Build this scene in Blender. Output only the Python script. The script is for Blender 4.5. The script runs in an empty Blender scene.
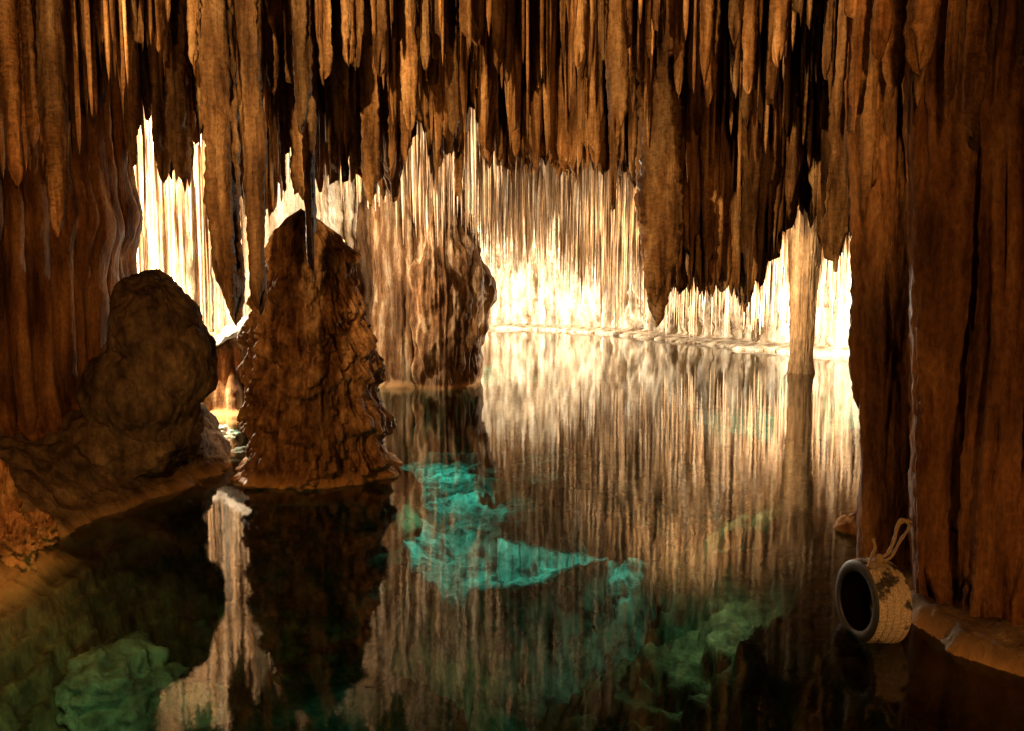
import bpy, math, random
import numpy as np

SC = bpy.context.scene
COL = SC.collection
RNG = np.random.default_rng(7)
random.seed(7)

# ------------------------------------------------------------------ camera
H, F, YH = 2.2, 800.0, 290.0
CX, CY = 512.0, 365.5
PITCH = math.atan((CY - YH) / F)
cd = bpy.data.cameras.new('camera'); cam = bpy.data.objects.new('camera', cd); COL.objects.link(cam)
cam.location = (0, 0, H); cam.rotation_euler = (math.pi / 2 - PITCH, 0, 0)
cd.sensor_width = 36; cd.lens = F / 1024 * 36; cd.clip_start = 0.05; cd.clip_end = 400
SC.camera = cam

def P(px, py, d):
    """world point that lies under a pixel at forward distance d"""
    v = CY - py
    Y = F * math.cos(PITCH) + v * math.sin(PITCH)
    Z = v * math.cos(PITCH) - F * math.sin(PITCH)
    k = d / Y
    return ((px - CX) * k, d, H + Z * k)

def W(px, d):
    """plan point (x, y) for a pixel column at the waterline at forward distance d"""
    v = -math.tan(math.atan(H / d) - PITCH) * F
    Y = F * math.cos(PITCH) + v * math.sin(PITCH)
    return ((px - CX) * d / Y, d)

# ------------------------------------------------------------------ world and exposure
w = bpy.data.worlds.new('World'); SC.world = w; w.use_nodes = True
bg = w.node_tree.nodes['Background']; bg.inputs[0].default_value = (1.0, 0.6, 0.3, 1); bg.inputs[1].default_value = 0.001
SC.view_settings.view_transform = 'Standard'; SC.view_settings.look = 'None'
SC.view_settings.exposure = 0.12; SC.view_settings.gamma = 1.0; SC.view_settings.use_curve_mapping = False
SC.render.engine = 'CYCLES'
cy = SC.cycles
cy.use_denoising = True
cy.max_bounces = 6; cy.diffuse_bounces = 2; cy.glossy_bounces = 3; cy.transmission_bounces = 3
cy.transparent_max_bounces = 8; cy.volume_bounces = 0
cy.sample_clamp_indirect = 4; cy.sample_clamp_direct = 0; cy.caustics_reflective = False; cy.caustics_refractive = False
cy.use_adaptive_sampling = True; cy.adaptive_threshold = 0.015

# ------------------------------------------------------------------ the cave's lamps and added fill spots
WARM = (1.0, 0.60, 0.27); GOLD = (1.0, 0.70, 0.38); PALE = (1.0, 0.80, 0.55); WHITE = (1.0, 0.87, 0.68); AMBER = (1.0, 0.46, 0.13)
def point(name, loc, power, colour, r=0.12):
    l = bpy.data.lights.new(name, 'POINT'); l.energy = power; l.color = colour; l.shadow_soft_size = r
    o = bpy.data.objects.new(name, l); COL.objects.link(o); o.location = loc; return o
def spot(name, loc, target, power, colour, angle, blend=0.5, r=0.12):
    from mathutils import Vector
    l = bpy.data.lights.new(name, 'SPOT'); l.energy = power; l.color = colour; l.shadow_soft_size = r
    l.spot_size = math.radians(angle); l.spot_blend = blend
    o = bpy.data.objects.new(name, l); COL.objects.link(o); o.location = loc
    o.rotation_euler = (Vector(target) - Vector(loc)).to_track_quat('-Z', 'Y').to_euler(); return o

# behind the boulder: the burning gap on the left
point('gap_lamp', P(126, 280, 12.9), 2600, PALE)
spot('gap_lamp', P(178, 140, 13.0), P(180, 60, 15.5), 1500, PALE, 150, 0.5)  # added unseen spot, brightens the upper gap wall and its reflection
# behind the mound: the gap over its shoulder, the pillar and the stalactites round it
spot('mound_lamp', P(318, 300, 12.2), P(432, -40, 17.5), 2500, PALE, 100, 0.6)
# at the back wall behind the mound's shoulder
point('shoulder_lamp', P(329, 256, 16.5), 230, WHITE, 0.08)
# behind the pillar: the far wall
point('far_wall_lamp', P(470, 300, 39), 17500, WHITE, 0.3)
spot('far_wall_fill', P(700, 262, 16.5), P(690, 262, 38), 6000, GOLD, 92, 0.8, 0.2)  # added unseen spot over the lake, brightens the far wall as a whole
# behind the thin column: the two burning gaps on the right
point('column_lamp', P(803, 325, 24.6), 6500, WHITE, 0.15)
# high on the near left: the curtain of stalactites
spot('curtain_flood', (-2.6, 2.6, 4.3), (0.2, 8.6, 5.4), 2300, (1.0, 0.62, 0.26), 92, 0.7, 0.06)
spot('cluster_fill', (1.4, 2.0, 3.6), (1.5, 9.0, 3.9), 330, AMBER, 58, 0.9, 0.06)  # added fill from the right where the curtain flood leaves the cluster dark
# amber lamps on the walls left and right
point('left_wall_lamp', (-2.9, 4.8, 1.9), 190, AMBER, 0.06)
point('right_wall_lamp', (2.75, 2.9, 0.8), 58, AMBER, 0.06)
# lamps under the water
def lake_lamp(px, py, power, colour, cone):     # over the spot of lake bed seen at that pixel, 0.86 m down
    d = (H + 0.86) / math.tan(math.atan((py - CY) / F) + PITCH)
    x = P(px, py, d)[0]
    spot('lake_lamp', (x, d, -0.12), (x, d, -1.0), power, colour, cone, 0.7, 0.03)
TEAL = (0.26, 1.0, 0.72)
lake_lamp(435, 482, 32, TEAL, 140)
lake_lamp(455, 512, 25, TEAL, 130)
lake_lamp(428, 546, 27, TEAL, 120)
lake_lamp(500, 572, 24, TEAL, 120)
lake_lamp(600, 574, 18, TEAL, 120)
lake_lamp(720, 530, 42, (1.0, 0.9, 0.5), 155)  # added to brighten the dim bed in the right half of the lake
lake_lamp(700, 640, 26, (1.0, 0.9, 0.5), 155)  # added too, lifts the nearer bed on the right
point('bank_lake_lamp', (-2.5, 5.0, -0.5), 17, (0.95, 1.0, 0.4), 0.06)

# ------------------------------------------------------------------ noise
_pt = np.random.default_rng(11).permutation(256); _pt = np.concatenate([_pt, _pt, _pt])
_gr = np.random.default_rng(12).normal(size=(256, 3)); _gr /= np.linalg.norm(_gr, axis=1)[:, None]
def noise(x, y, z):
    x, y, z = np.broadcast_arrays(np.asarray(x, float), np.asarray(y, float), np.asarray(z, float))
    xi, yi, zi = np.floor(x).astype(int), np.floor(y).astype(int), np.floor(z).astype(int)
    fx, fy, fz = x - xi, y - yi, z - zi
    xi &= 255; yi &= 255; zi &= 255
    u, v, s = [f * f * f * (f * (f * 6 - 15) + 10) for f in (fx, fy, fz)]
    def g(i, j, k):
        h = _pt[_pt[_pt[(xi + i) & 255] + ((yi + j) & 255)] + ((zi + k) & 255)]
        G = _gr[h]
        return G[..., 0] * (fx - i) + G[..., 1] * (fy - j) + G[..., 2] * (fz - k)
    def lerp(a, b, t): return a + t * (b - a)
    return 1.5 * lerp(lerp(lerp(g(0,0,0), g(1,0,0), u), lerp(g(0,1,0), g(1,1,0), u), v),
                      lerp(lerp(g(0,0,1), g(1,0,1), u), lerp(g(0,1,1), g(1,1,1), u), v), s)
def fbm(x, y, z, o=4, gain=0.5):
    a, t = 1.0, 0.0
    for i in range(o):
        t = t + a * noise(x * 2 ** i + 17.3 * i, y * 2 ** i + 5.1 * i, z * 2 ** i + 9.7 * i); a *= gain
    return t
def sm(a, b, x):
    t = np.clip((x - a) / (b - a), 0, 1); return t * t * (3 - 2 * t)

# ------------------------------------------------------------------ mesh helpers
def grid_arrays(V, wrap=False, flip=False):
    n, m = V.shape[:2]
    idx = np.arange(n * m).reshape(n, m)
    a = idx[:-1, :]; b = idx[1:, :]
    if wrap:
        a2 = np.roll(a, -1, 1); b2 = np.roll(b, -1, 1)
    else:
        a, a2, b, b2 = a[:, :-1], a[:, 1:], b[:, :-1], b[:, 1:]
    q = np.stack([a, a2, b2, b], -1).reshape(-1, 4)
    if flip: q = q[:, ::-1]
    return V.reshape(-1, 3), q
def mesh_from(name, v, q):
    me = bpy.data.meshes.new(name)
    me.vertices.add(len(v)); me.vertices.foreach_set('co', np.ascontiguousarray(v, np.float32).ravel())
    k = q.shape[1]
    me.loops.add(q.size); me.loops.foreach_set('vertex_index', np.ascontiguousarray(q, np.int32).ravel())
    me.polygons.add(len(q)); me.polygons.foreach_set('loop_start', np.arange(0, q.size, k, dtype=np.int32))
    me.polygons.foreach_set('use_smooth', np.ones(len(q), bool))
    me.update(calc_edges=True); me.validate()
    return me
def join(parts):
    vs, qs, n = [], [], 0
    for v, q in parts:
        vs.append(v); qs.append(q + n); n += len(v)
    return np.concatenate(vs), np.concatenate(qs)
def obj(name, v, q, mat, parent=None, loc=(0, 0, 0)):
    loc = np.asarray(loc, float)
    me = mesh_from(name, v - loc, q); me.materials.append(mat)
    o = bpy.data.objects.new(name, me); COL.objects.link(o)
    if parent is not None:
        o.parent = parent; o.location = loc - np.asarray(parent.location)
    else: o.location = loc
    return o
def thing(name, label, cat, loc=(0, 0, 0), group=None):
    o = bpy.data.objects.new(name, None); COL.objects.link(o); o.location = loc; o.empty_display_size = 0.2
    return tag(o, label, cat, group)
def tag(o, label, cat, group=None):
    o['label'] = label; o['category'] = cat; o['kind'] = 'thing'
    if group: o['group'] = group
    return o
def kind(o, k): o['kind'] = k; return o

# ------------------------------------------------------------------ materials
def rock_mat(name, dark, mid, light, scale=3.0, zs=0.16, rough=(0.45, 0.85), bump=0.6, fine=34.0, dist=0.03, vary=0.35, spec=0.09, zf=0.55, band=None):
    m = bpy.data.materials.new(name); m.use_nodes = True
    nt = m.node_tree; N = nt.nodes; L = nt.links
    b = N['Principled BSDF']
    geo = N.new('ShaderNodeNewGeometry')
    mp = N.new('ShaderNodeMapping'); mp.inputs['Scale'].default_value = (scale, scale, scale * zs); L.new(geo.outputs['Position'], mp.inputs['Vector'])
    n1 = N.new('ShaderNodeTexNoise'); n1.inputs['Scale'].default_value = 1.6; n1.inputs['Detail'].default_value = 7; n1.inputs['Roughness'].default_value = 0.62
    L.new(mp.outputs[0], n1.inputs['Vector'])
    r = N.new('ShaderNodeValToRGB'); e = r.color_ramp.elements
    e[0].position = 0.37; e[0].color = (*dark, 1); e[1].position = 0.72; e[1].color = (*light, 1)
    k = e.new(0.52); k.color = (*mid, 1)
    L.new(n1.outputs['Fac'], r.inputs['Fac'])
    n2 = N.new('ShaderNodeTexNoise'); n2.inputs['Scale'].default_value = 1.1; n2.inputs['Detail'].default_value = 5
    L.new(geo.outputs['Position'], n2.inputs['Vector'])
    n3 = N.new('ShaderNodeTexNoise'); n3.inputs['Scale'].default_value = fine; n3.inputs['Detail'].default_value = 6; n3.inputs['Roughness'].default_value = 0.65
    mp3 = N.new('ShaderNodeMapping'); mp3.inputs['Scale'].default_value = (1, 1, zf); L.new(geo.outputs['Position'], mp3.inputs['Vector']); L.new(mp3.outputs[0], n3.inputs['Vector'])
    # large stains, object variation and fine grain change the value of the colour
    oi = N.new('ShaderNodeObjectInfo')
    mr = N.new('ShaderNodeMapRange'); mr.inputs[1].default_value = 0.3; mr.inputs[2].default_value = 0.7; mr.inputs[3].default_value = 0.55; mr.inputs[4].default_value = 1.3
    L.new(n2.outputs['Fac'], mr.inputs[0])
    mo = N.new('ShaderNodeMapRange'); mo.inputs[3].default_value = 1 - vary; mo.inputs[4].default_value = 1 + vary; L.new(oi.outputs['Random'], mo.inputs[0])
    mf = N.new('ShaderNodeMapRange'); mf.inputs[1].default_value = 0.3; mf.inputs[2].default_value = 0.7; mf.inputs[3].default_value = 0.62; mf.inputs[4].default_value = 1.3; L.new(n3.outputs['Fac'], mf.inputs[0])
    m1 = N.new('ShaderNodeMath'); m1.operation = 'MULTIPLY'; L.new(mr.outputs[0], m1.inputs[0]); L.new(mo.outputs[0], m1.inputs[1])
    m2 = N.new('ShaderNodeMath'); m2.operation = 'MULTIPLY'; L.new(m1.outputs[0], m2.inputs[0]); L.new(mf.outputs[0], m2.inputs[1])
    hs = N.new('ShaderNodeHueSaturation'); L.new(r.outputs[0], hs.inputs['Color']); L.new(m2.outputs[0], hs.inputs['Value'])
    out = hs.outputs[0]
    if band:   # calcite or iron stain that the rock carries just over the waterline: (z0, z1, colour)
        sp = N.new('ShaderNodeSeparateXYZ'); L.new(geo.outputs['Position'], sp.inputs[0])
        add = N.new('ShaderNodeMath'); add.operation = 'MULTIPLY_ADD'; add.inputs[1].default_value = 0.25; L.new(n2.outputs['Fac'], add.inputs[0]); L.new(sp.outputs[2], add.inputs[2])
        mb = N.new('ShaderNodeMapRange'); mb.inputs[1].default_value = band[0] + 0.125; mb.inputs[2].default_value = band[1] + 0.125; mb.inputs[3].default_value = 1; mb.inputs[4].default_value = 0
        L.new(add.outputs[0], mb.inputs[0])
        ml = N.new('ShaderNodeMapRange'); ml.inputs[1].default_value = -0.20; ml.inputs[2].default_value = -0.08; ml.inputs[3].default_value = 0; ml.inputs[4].default_value = 0.8; L.new(sp.outputs[2], ml.inputs[0])
        mm = N.new('ShaderNodeMath'); mm.operation = 'MULTIPLY'; L.new(mb.outputs[0], mm.inputs[0]); L.new(ml.outputs[0], mm.inputs[1])
        mx = N.new('ShaderNodeMix'); mx.data_type = 'RGBA'; L.new(mm.outputs[0], mx.inputs[0]); L.new(out, mx.inputs[6]); mx.inputs[7].default_value = (*band[2], 1)
        out = mx.outputs[2]
    L.new(out, b.inputs['Base Color'])
    rr = N.new('ShaderNodeMapRange'); rr.inputs[1].default_value = 0.35; rr.inputs[2].default_value = 0.65; rr.inputs[3].default_value = rough[0]; rr.inputs[4].default_value = rough[1]
    L.new(n2.outputs['Fac'], rr.inputs[0]); L.new(rr.outputs[0], b.inputs['Roughness'])
    b.inputs['Specular IOR Level'].default_value = spec
    b1 = N.new('ShaderNodeBump'); b1.inputs['Strength'].default_value = bump; b1.inputs['Distance'].default_value = dist; L.new(n3.outputs['Fac'], b1.inputs['Height'])
    b2 = N.new('ShaderNodeBump'); b2.inputs['Strength'].default_value = bump; b2.inputs['Distance'].default_value = dist * 2.2; L.new(n1.outputs['Fac'], b2.inputs['Height']); L.new(b1.outputs[0], b2.inputs['Normal'])
    L.new(b2.outputs[0], b.inputs['Normal'])
    return m
M = {}
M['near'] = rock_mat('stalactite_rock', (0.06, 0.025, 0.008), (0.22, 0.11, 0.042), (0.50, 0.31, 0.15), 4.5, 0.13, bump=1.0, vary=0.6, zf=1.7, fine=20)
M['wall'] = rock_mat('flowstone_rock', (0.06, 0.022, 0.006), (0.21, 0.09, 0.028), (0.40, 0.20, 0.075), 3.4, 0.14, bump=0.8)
M['mound'] = rock_mat('stalagmite_rock', (0.07, 0.03, 0.010), (0.23, 0.11, 0.04), (0.42, 0.23, 0.10), 6.0, 0.3, bump=0.4, band=(0.02, 0.16, (0.50, 0.27, 0.10)))
M['pillar'] = rock_mat('pillar_rock', (0.06, 0.026, 0.010), (0.20, 0.10, 0.04), (0.58, 0.42, 0.25), 3.0, 0.18, band=(0.02, 0.16, (0.62, 0.36, 0.15)))
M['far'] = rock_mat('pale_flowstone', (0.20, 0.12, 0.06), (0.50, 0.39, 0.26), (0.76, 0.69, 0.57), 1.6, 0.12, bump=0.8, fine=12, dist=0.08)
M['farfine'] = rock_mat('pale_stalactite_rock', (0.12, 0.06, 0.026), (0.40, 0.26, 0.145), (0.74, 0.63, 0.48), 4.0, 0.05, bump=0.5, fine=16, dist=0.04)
M['column'] = rock_mat('column_rock', (0.09, 0.05, 0.022), (0.24, 0.155, 0.085), (0.40, 0.30, 0.19), 2.0, 0.12, fine=14, dist=0.05)
M['bank'] = rock_mat('bank_rock', (0.05, 0.03, 0.016), (0.13, 0.085, 0.045), (0.25, 0.17, 0.09), 3.0, 0.6, band=(-0.06, 0.13, (0.46, 0.26, 0.10)), fine=22, rough=(0.8, 0.98), spec=0.12)
M['ceiling'] = rock_mat('ceiling_rock', (0.08, 0.045, 0.025), (0.2, 0.12, 0.06), (0.34, 0.23, 0.13), 1.5, 1.0, fine=14)
M['bed'] = rock_mat('lake_bed_rock', (0.04, 0.036, 0.025), (0.13, 0.12, 0.085), (0.26, 0.24, 0.17), 1.6, 1.0, fine=12, dist=0.06)
M['slab'] = rock_mat('submerged_limestone', (0.05, 0.05, 0.045), (0.40, 0.40, 0.36), (0.70, 0.70, 0.64), 3.0, 1.0, fine=10, dist=0.08)
M['white'] = rock_mat('white_limestone', (0.42, 0.36, 0.30), (0.62, 0.56, 0.48), (0.75, 0.70, 0.62), 3.0, 1.0)

def flat_mat(name, col, rough=0.6, emit=None):
    m = bpy.data.materials.new(name); m.use_nodes = True; b = m.node_tree.nodes['Principled BSDF']
    N, L = m.node_tree.nodes, m.node_tree.links
    if emit:
        b.inputs['Base Color'].default_value = (*col, 1); b.inputs['Emission Color'].default_value = (*col, 1); b.inputs['Emission Strength'].default_value = emit
        return m
    n = N.new('ShaderNodeTexNoise'); n.inputs['Scale'].default_value = 45; n.inputs['Detail'].default_value = 5
    r = N.new('ShaderNodeValToRGB'); r.color_ramp.elements[0].position = 0.35; r.color_ramp.elements[1].position = 0.65
    r.color_ramp.elements[0].color = (*[c * 0.6 for c in col], 1); r.color_ramp.elements[1].color = (*[min(1, c * 1.35) for c in col], 1)
    L.new(n.outputs['Fac'], r.inputs[0]); L.new(r.outputs[0], b.inputs['Base Color'])
    bp = N.new('ShaderNodeBump'); bp.inputs['Strength'].default_value = 0.3; bp.inputs['Distance'].default_value = 0.004; L.new(n.outputs['Fac'], bp.inputs['Height']); L.new(bp.outputs[0], b.inputs['Normal'])
    b.inputs['Roughness'].default_value = rough
    return m
M['dust'] = flat_mat('dusty_rubber', (0.46, 0.37, 0.26), 0.75)
_n, _l = M['dust'].node_tree.nodes, M['dust'].node_tree.links     # worn black patches in the dust
_b = _n['Principled BSDF']; _o = _b.inputs['Base Color'].links[0].from_socket
_t = _n.new('ShaderNodeTexNoise'); _t.inputs['Scale'].default_value = 9; _t.inputs['Detail'].default_value = 5
_g = _n.new('ShaderNodeNewGeometry'); _l.new(_g.outputs['Position'], _t.inputs['Vector'])
_r = _n.new('ShaderNodeMapRange'); _r.inputs[1].default_value = 0.52; _r.inputs[2].default_value = 0.60; _l.new(_t.outputs['Fac'], _r.inputs[0])
_x = _n.new('ShaderNodeMix'); _x.data_type = 'RGBA'; _l.new(_r.outputs[0], _x.inputs[0]); _l.new(_o, _x.inputs[6]); _x.inputs[7].default_value = (0.04, 0.03, 0.022, 1); _l.new(_x.outputs[2], _b.inputs['Base Color'])
M['rubber'] = flat_mat('black_rubber', (0.028, 0.022, 0.018), 0.42)
M['rope'] = flat_mat('rope_fibre', (0.36, 0.25, 0.13), 0.85)
M['lamp_body'] = flat_mat('lamp_housing', (0.05, 0.045, 0.04), 0.5)
M['bulb'] = flat_mat('lamp_bulb', (1.0, 0.50, 0.14), 0.5, emit=9)

def water_mat():
    m = bpy.data.materials.new('lake_water'); m.use_nodes = True
    N, L = m.node_tree.nodes, m.node_tree.links; N.remove(N['Principled BSDF']); out = N['Material Output']
    geo = N.new('ShaderNodeNewGeometry')
    n1 = N.new('ShaderNodeTexNoise'); n1.inputs['Scale'].default_value = 5.0; n1.inputs['Detail'].default_value = 3; n1.inputs['Roughness'].default_value = 0.55
    mp = N.new('ShaderNodeMapping'); mp.inputs['Scale'].default_value = (1.0, 0.8, 1); L.new(geo.outputs['Position'], mp.inputs[0]); L.new(mp.outputs[0], n1.inputs['Vector'])
    bp = N.new('ShaderNodeBump'); bp.inputs['Strength'].default_value = 0.016; bp.inputs['Distance'].default_value = 0.05; L.new(n1.outputs['Fac'], bp.inputs['Height'])
    gl = N.new('ShaderNodeBsdfGlossy'); gl.inputs['Roughness'].default_value = 0.045; gl.inputs['Color'].default_value = (1, 1, 1, 1); L.new(bp.outputs[0], gl.inputs['Normal'])
    tr = N.new('ShaderNodeBsdfTransparent')
    fr = N.new('ShaderNodeFresnel'); fr.inputs['IOR'].default_value = 1.34
    mx = N.new('ShaderNodeMixShader'); L.new(fr.outputs[0], mx.inputs[0]); L.new(tr.outputs[0], mx.inputs[1]); L.new(gl.outputs[0], mx.inputs[2])
    L.new(mx.outputs[0], out.inputs['Surface'])
    va = N.new('ShaderNodeVolumeAbsorption'); va.inputs['Color'].default_value = (0.18, 0.84, 0.82, 1); va.inputs['Density'].default_value = 0.55
    L.new(va.outputs[0], out.inputs['Volume'])
    return m
M['water'] = water_mat()

# ------------------------------------------------------------------ builders of rock
def pipe_body(seed, x, y, ztop, ztip, R, lean=(0, 0), tip='blunt', na=26, nz=None, subs=None, knob=1.0, foot=0.0, taper=0.3, so=(0.55, 1.05), sr=(0.22, 0.5)):
    """a dripstone pipe: a main pipe with thinner pipes fused on, each ending at its own height"""
    g = np.random.default_rng(seed)
    Lh = ztop - ztip
    if nz is None: nz = int(np.clip(Lh / 0.028, 40, 130))
    t = np.linspace(0, 1, nz) ** 0.92
    z = ztop - Lh * t
    th = np.linspace(0, 2 * np.pi, na, endpoint=False)
    T, TH = np.meshgrid(t, th, indexing='ij'); Z = ztop - Lh * T
    ph = g.uniform(0, 100)
    def prof(tt, te, kind_):
        if kind_ == 'point': k = 1 - np.clip((tt - 0.62 * te) / (0.38 * te), 0, 1) ** 1.6
        elif kind_ == 'broken': k = 1 - 0.5 * sm(te - 0.06, te - 0.01, tt) - 0.5 * sm(te - 0.012, te, tt)
        else:
            cap = min(0.5, 2.4 * R / Lh); u = np.clip((tt - (te - cap)) / cap, 0, 1); k = np.sqrt(np.clip(1 - u * u, 0, 1))
        return np.where(tt > te, 0, k)
    r = R * (1 + taper * (0.5 - T)) * (1 + 0.20 * noise(Z * 1.1 + ph, 3.3, ph)) * prof(T + min(0.10, 2.2 * R / Lh) * (0.5 + noise(np.cos(TH) * 1.3 + ph, np.sin(TH) * 1.3, ph)), 1.0, tip)
    if foot: r = r + foot * R * sm(0.55, 1.0, T) ** 1.5
    n = g.integers(4, 9) if subs is None else subs
    for k in range(n):
        a = g.uniform(0, 2 * np.pi); o = R * g.uniform(*so); rk = R * g.uniform(*sr); te = g.uniform(0.25, 1.0) if k > 1 else g.uniform(0.85, 0.99)
        rr = rk * prof(T, te, ['blunt', 'broken', 'point'][g.integers(3)]) * (1 + 0.15 * noise(Z * 2.2 + 9 * k, ph, 1.0))
        aa = a + 0.5 * noise(Z * 0.6 + ph, k * 3.1, 0.5)
        par = o * np.cos(TH - aa); per = o * np.sin(TH - aa)
        disc = rr * rr - per * per
        cand = np.where(disc > 0, par + np.sqrt(np.clip(disc, 0, None)), 0)
        r = np.maximum(r, np.where(rr > 0.01 * R, cand, 0))
    wob = 0.35 * min(R, 0.16)
    ax = x + lean[0] * T + wob * noise(Z * 0.7 + ph, 7.7, 0.2); ay = y + lean[1] * T + wob * noise(Z * 0.7 + ph, 1.2, 5.5)
    nx, ny = np.cos(TH), np.sin(TH)
    px, py = ax + r * nx, ay + r * ny
    d = fbm(px * 7, py * 7, Z * 1.2 + ph, 3) * 0.12 + fbm(px * 14, py * 14, Z * 13 + ph, 3) * 0.07 + 0.04 * noise(px * 4, py * 4, Z * 30 + ph)
    r = r * (1 + knob * d * 1.5)
    V = np.stack([ax + r * nx, ay + r * ny, Z + 0.0 * r], -1)
    v, q = grid_arrays(V, wrap=True)
    # cap the tip
    tipc = V[-1].mean(0) - np.array([0, 0, 0.02 * R])
    v = np.concatenate([v, tipc[None]]); c = len(v) - 1; b0 = (nz - 1) * na
    i = np.arange(na); cap = np.stack([b0 + i, b0 + (i + 1) % na, np.full(na, c), np.full(na, c)], -1)
    return v, q, cap
def as_quads(b):
    v, q, cap = b
    # close the tip with quads made of ring pairs
    tri = cap[:, :3]
    na = len(tri)
    qq = np.stack([tri[0::2, 0], tri[0::2, 1], tri[1::2, 1], tri[0::2, 2]], -1)
    return v, np.concatenate([q, qq])

def poly_sample(pts, n):
    p = np.array(pts, float); s = np.concatenate([[0], np.cumsum(np.linalg.norm(np.diff(p, axis=0), axis=1))])
    # smooth the polyline
    ss = np.linspace(0, s[-1], n); X = np.interp(ss, s, p[:, 0]); Y = np.interp(ss, s, p[:, 1])
    k = max(3, n // 30) | 1; ker = np.hanning(k + 2)[1:-1]; ker /= ker.sum()
    Xp = np.convolve(np.pad(X, k // 2, 'reflect', reflect_type='odd'), ker, 'valid'); Yp = np.convolve(np.pad(Y, k // 2, 'reflect', reflect_type='odd'), ker, 'valid')
    return ss, Xp, Yp
def flow_sheet(seed, pts, z0, z1, ns, nz, per_m, rad, off=None, rough=0.05, tips=(0.0, 0.6), shift=0.0, fine=1.0):
    """a wall of flowstone: organ pipes fused side by side along a plan path, facing right of the path"""
    g = np.random.default_rng(seed)
    s, X, Y = poly_sample(pts, ns)
    tx, ty = np.gradient(X), np.gradient(Y); l = np.hypot(tx, ty); nx, ny = ty / l, -tx / l
    zz = np.linspace(z1, z0, nz); S, Zg = np.meshgrid(s, zz, indexing='xy')
    D = np.zeros_like(S); Lh = z1 - z0
    K = int(s[-1] * per_m)
    for k in range(K):
        sk = g.uniform(0, s[-1]); r = g.uniform(*rad) * (1.0 if g.random() < 0.8 else 1.6)
        zb = z0 + Lh * g.uniform(*tips) if g.random() < 0.75 else z0 - 1; zt = z1 + 1 if g.random() < 0.6 else z0 + Lh * g.uniform(0.35, 1.0)
        i0, i1 = np.searchsorted(s, sk - 2.2 * r), np.searchsorted(s, sk + 2.2 * r)
        if i1 - i0 < 2: continue
        z = Zg[:, i0:i1]; cs = sk + 0.15 * r * noise(z * 0.6, k * 1.7, 0.3)
        rz = r * (1 + 0.2 * noise(z * 1.4, k * 2.3, 4.4))
        tb = np.clip((z - zb) / (2.5 * r), 0, 1); tt = np.clip((zt - z) / (3 * r), 0, 1)
        rz = rz * np.sqrt(tb) * np.sqrt(tt)
        h = np.sqrt(np.clip(rz * rz - (S[:, i0:i1] - cs) ** 2, 0, None)) + 0.4 * r * np.minimum(tb, tt) * (rz > 0) * (np.abs(S[:, i0:i1] - cs) < rz)
        D[:, i0:i1] = np.maximum(D[:, i0:i1], h)
    if off is not None: D = D + off(S / s[-1], Zg)
    bx, by = X[None, :] + shift * Zg, np.broadcast_to(Y[None, :], Zg.shape)
    D = D + rough * 2 * fbm(bx * 1.1, by * 1.1, Zg * 0.4, 3) + rough * fine * fbm(bx * 7, by * 7, Zg * 4, 4) * 0.5
    V = np.stack([bx + nx[None] * D, by + ny[None] * D, Zg], -1)
    return grid_arrays(V)
def lump(seed, c, rad, n=70, rough=0.25, scale=1.0, flute=0.0, terr=0.0):
    """an uneven boulder"""
    g = np.random.default_rng(seed); ph = g.uniform(0, 60)
    u = np.linspace(0, np.pi, n); v = np.linspace(0, 2 * np.pi, 2 * n, endpoint=False)
    U, Vv = np.meshgrid(u, v, indexing='ij')
    x, y, z = np.sin(U) * np.cos(Vv), np.sin(U) * np.sin(Vv), np.cos(U)
    d = 1 + rough * fbm(x * 1.3 * scale + ph, y * 1.3 * scale, z * 1.3 * scale, 5, 0.55) + 0.25 * rough * np.abs(fbm(x * 4 * scale, y * 4 * scale + ph, z * 4 * scale, 4))
    if flute: d = d + flute * np.abs(noise(x * 7, y * 7, z * 1.2 + ph)) * (1 - np.abs(z))
    if terr: d = d + terr * (np.abs(((z * 3.1 + 0.7 * noise(x * 2, y * 2, ph)) % 1) - 0.5) - 0.25)
    V = np.stack([c[0] + rad[0] * d * x, c[1] + rad[1] * d * y, c[2] + rad[2] * d * z], -1)
    return grid_arrays(V, wrap=True)
def rev_body(cfun, rfun, z0, z1, na, nz):
    """a body turned about an axis that may wander: cfun(z) -> x, y, rfun(theta, z) -> radius"""
    z = np.linspace(z1, z0, nz); th = np.linspace(0, 2 * np.pi, na, endpoint=False)
    Z, T = np.meshgrid(z, th, indexing='ij'); cx, cy_ = cfun(Z)
    r = rfun(T, Z)
    V = np.stack([cx + r * np.cos(T), cy_ + r * np.sin(T), Z], -1)
    return grid_arrays(V, wrap=True)
def sdist(px, py, poly):
    """signed distance to a closed polygon (positive inside)"""
    p = np.array(poly, float); d = np.full(np.shape(px), 1e9); ins = np.zeros(np.shape(px), bool)
    for a, b in zip(p, np.roll(p, -1, 0)):
        e = b - a; wx, wy = px - a[0], py - a[1]
        t = np.clip((wx * e[0] + wy * e[1]) / (e @ e), 0, 1)
        d = np.minimum(d, np.hypot(wx - t * e[0], wy - t * e[1]))
        c = ((a[1] > py) != (b[1] > py)); ins ^= c & (px < (b[0] - a[0]) * (py - a[1]) / (b[1] - a[1] + 1e-12) + a[0])
    return np.where(ins, d, -d)

# ------------------------------------------------------------------ setting: ceiling, lake bed, water
def ceil_z(x, y):
    base = np.interp(y, [-8, 2, 10, 14, 22, 32, 60], [5.4, 6.6, 6.9, 7.1, 7.6, 9.0, 10.5])
    return base + 0.5 * fbm(x * 0.35, y * 0.35, 3.0, 4) + 0.12 * fbm(x * 2.0, y * 2.0, 1.0, 3)
gx, gy = np.meshgrid(np.linspace(-24, 34, 240), np.linspace(-8, 60, 260))
v, q = grid_arrays(np.stack([gx, gy, ceil_z(gx, gy)], -1)); kind(obj('cave_ceiling', v, q, M['ceiling']), 'structure')

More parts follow.
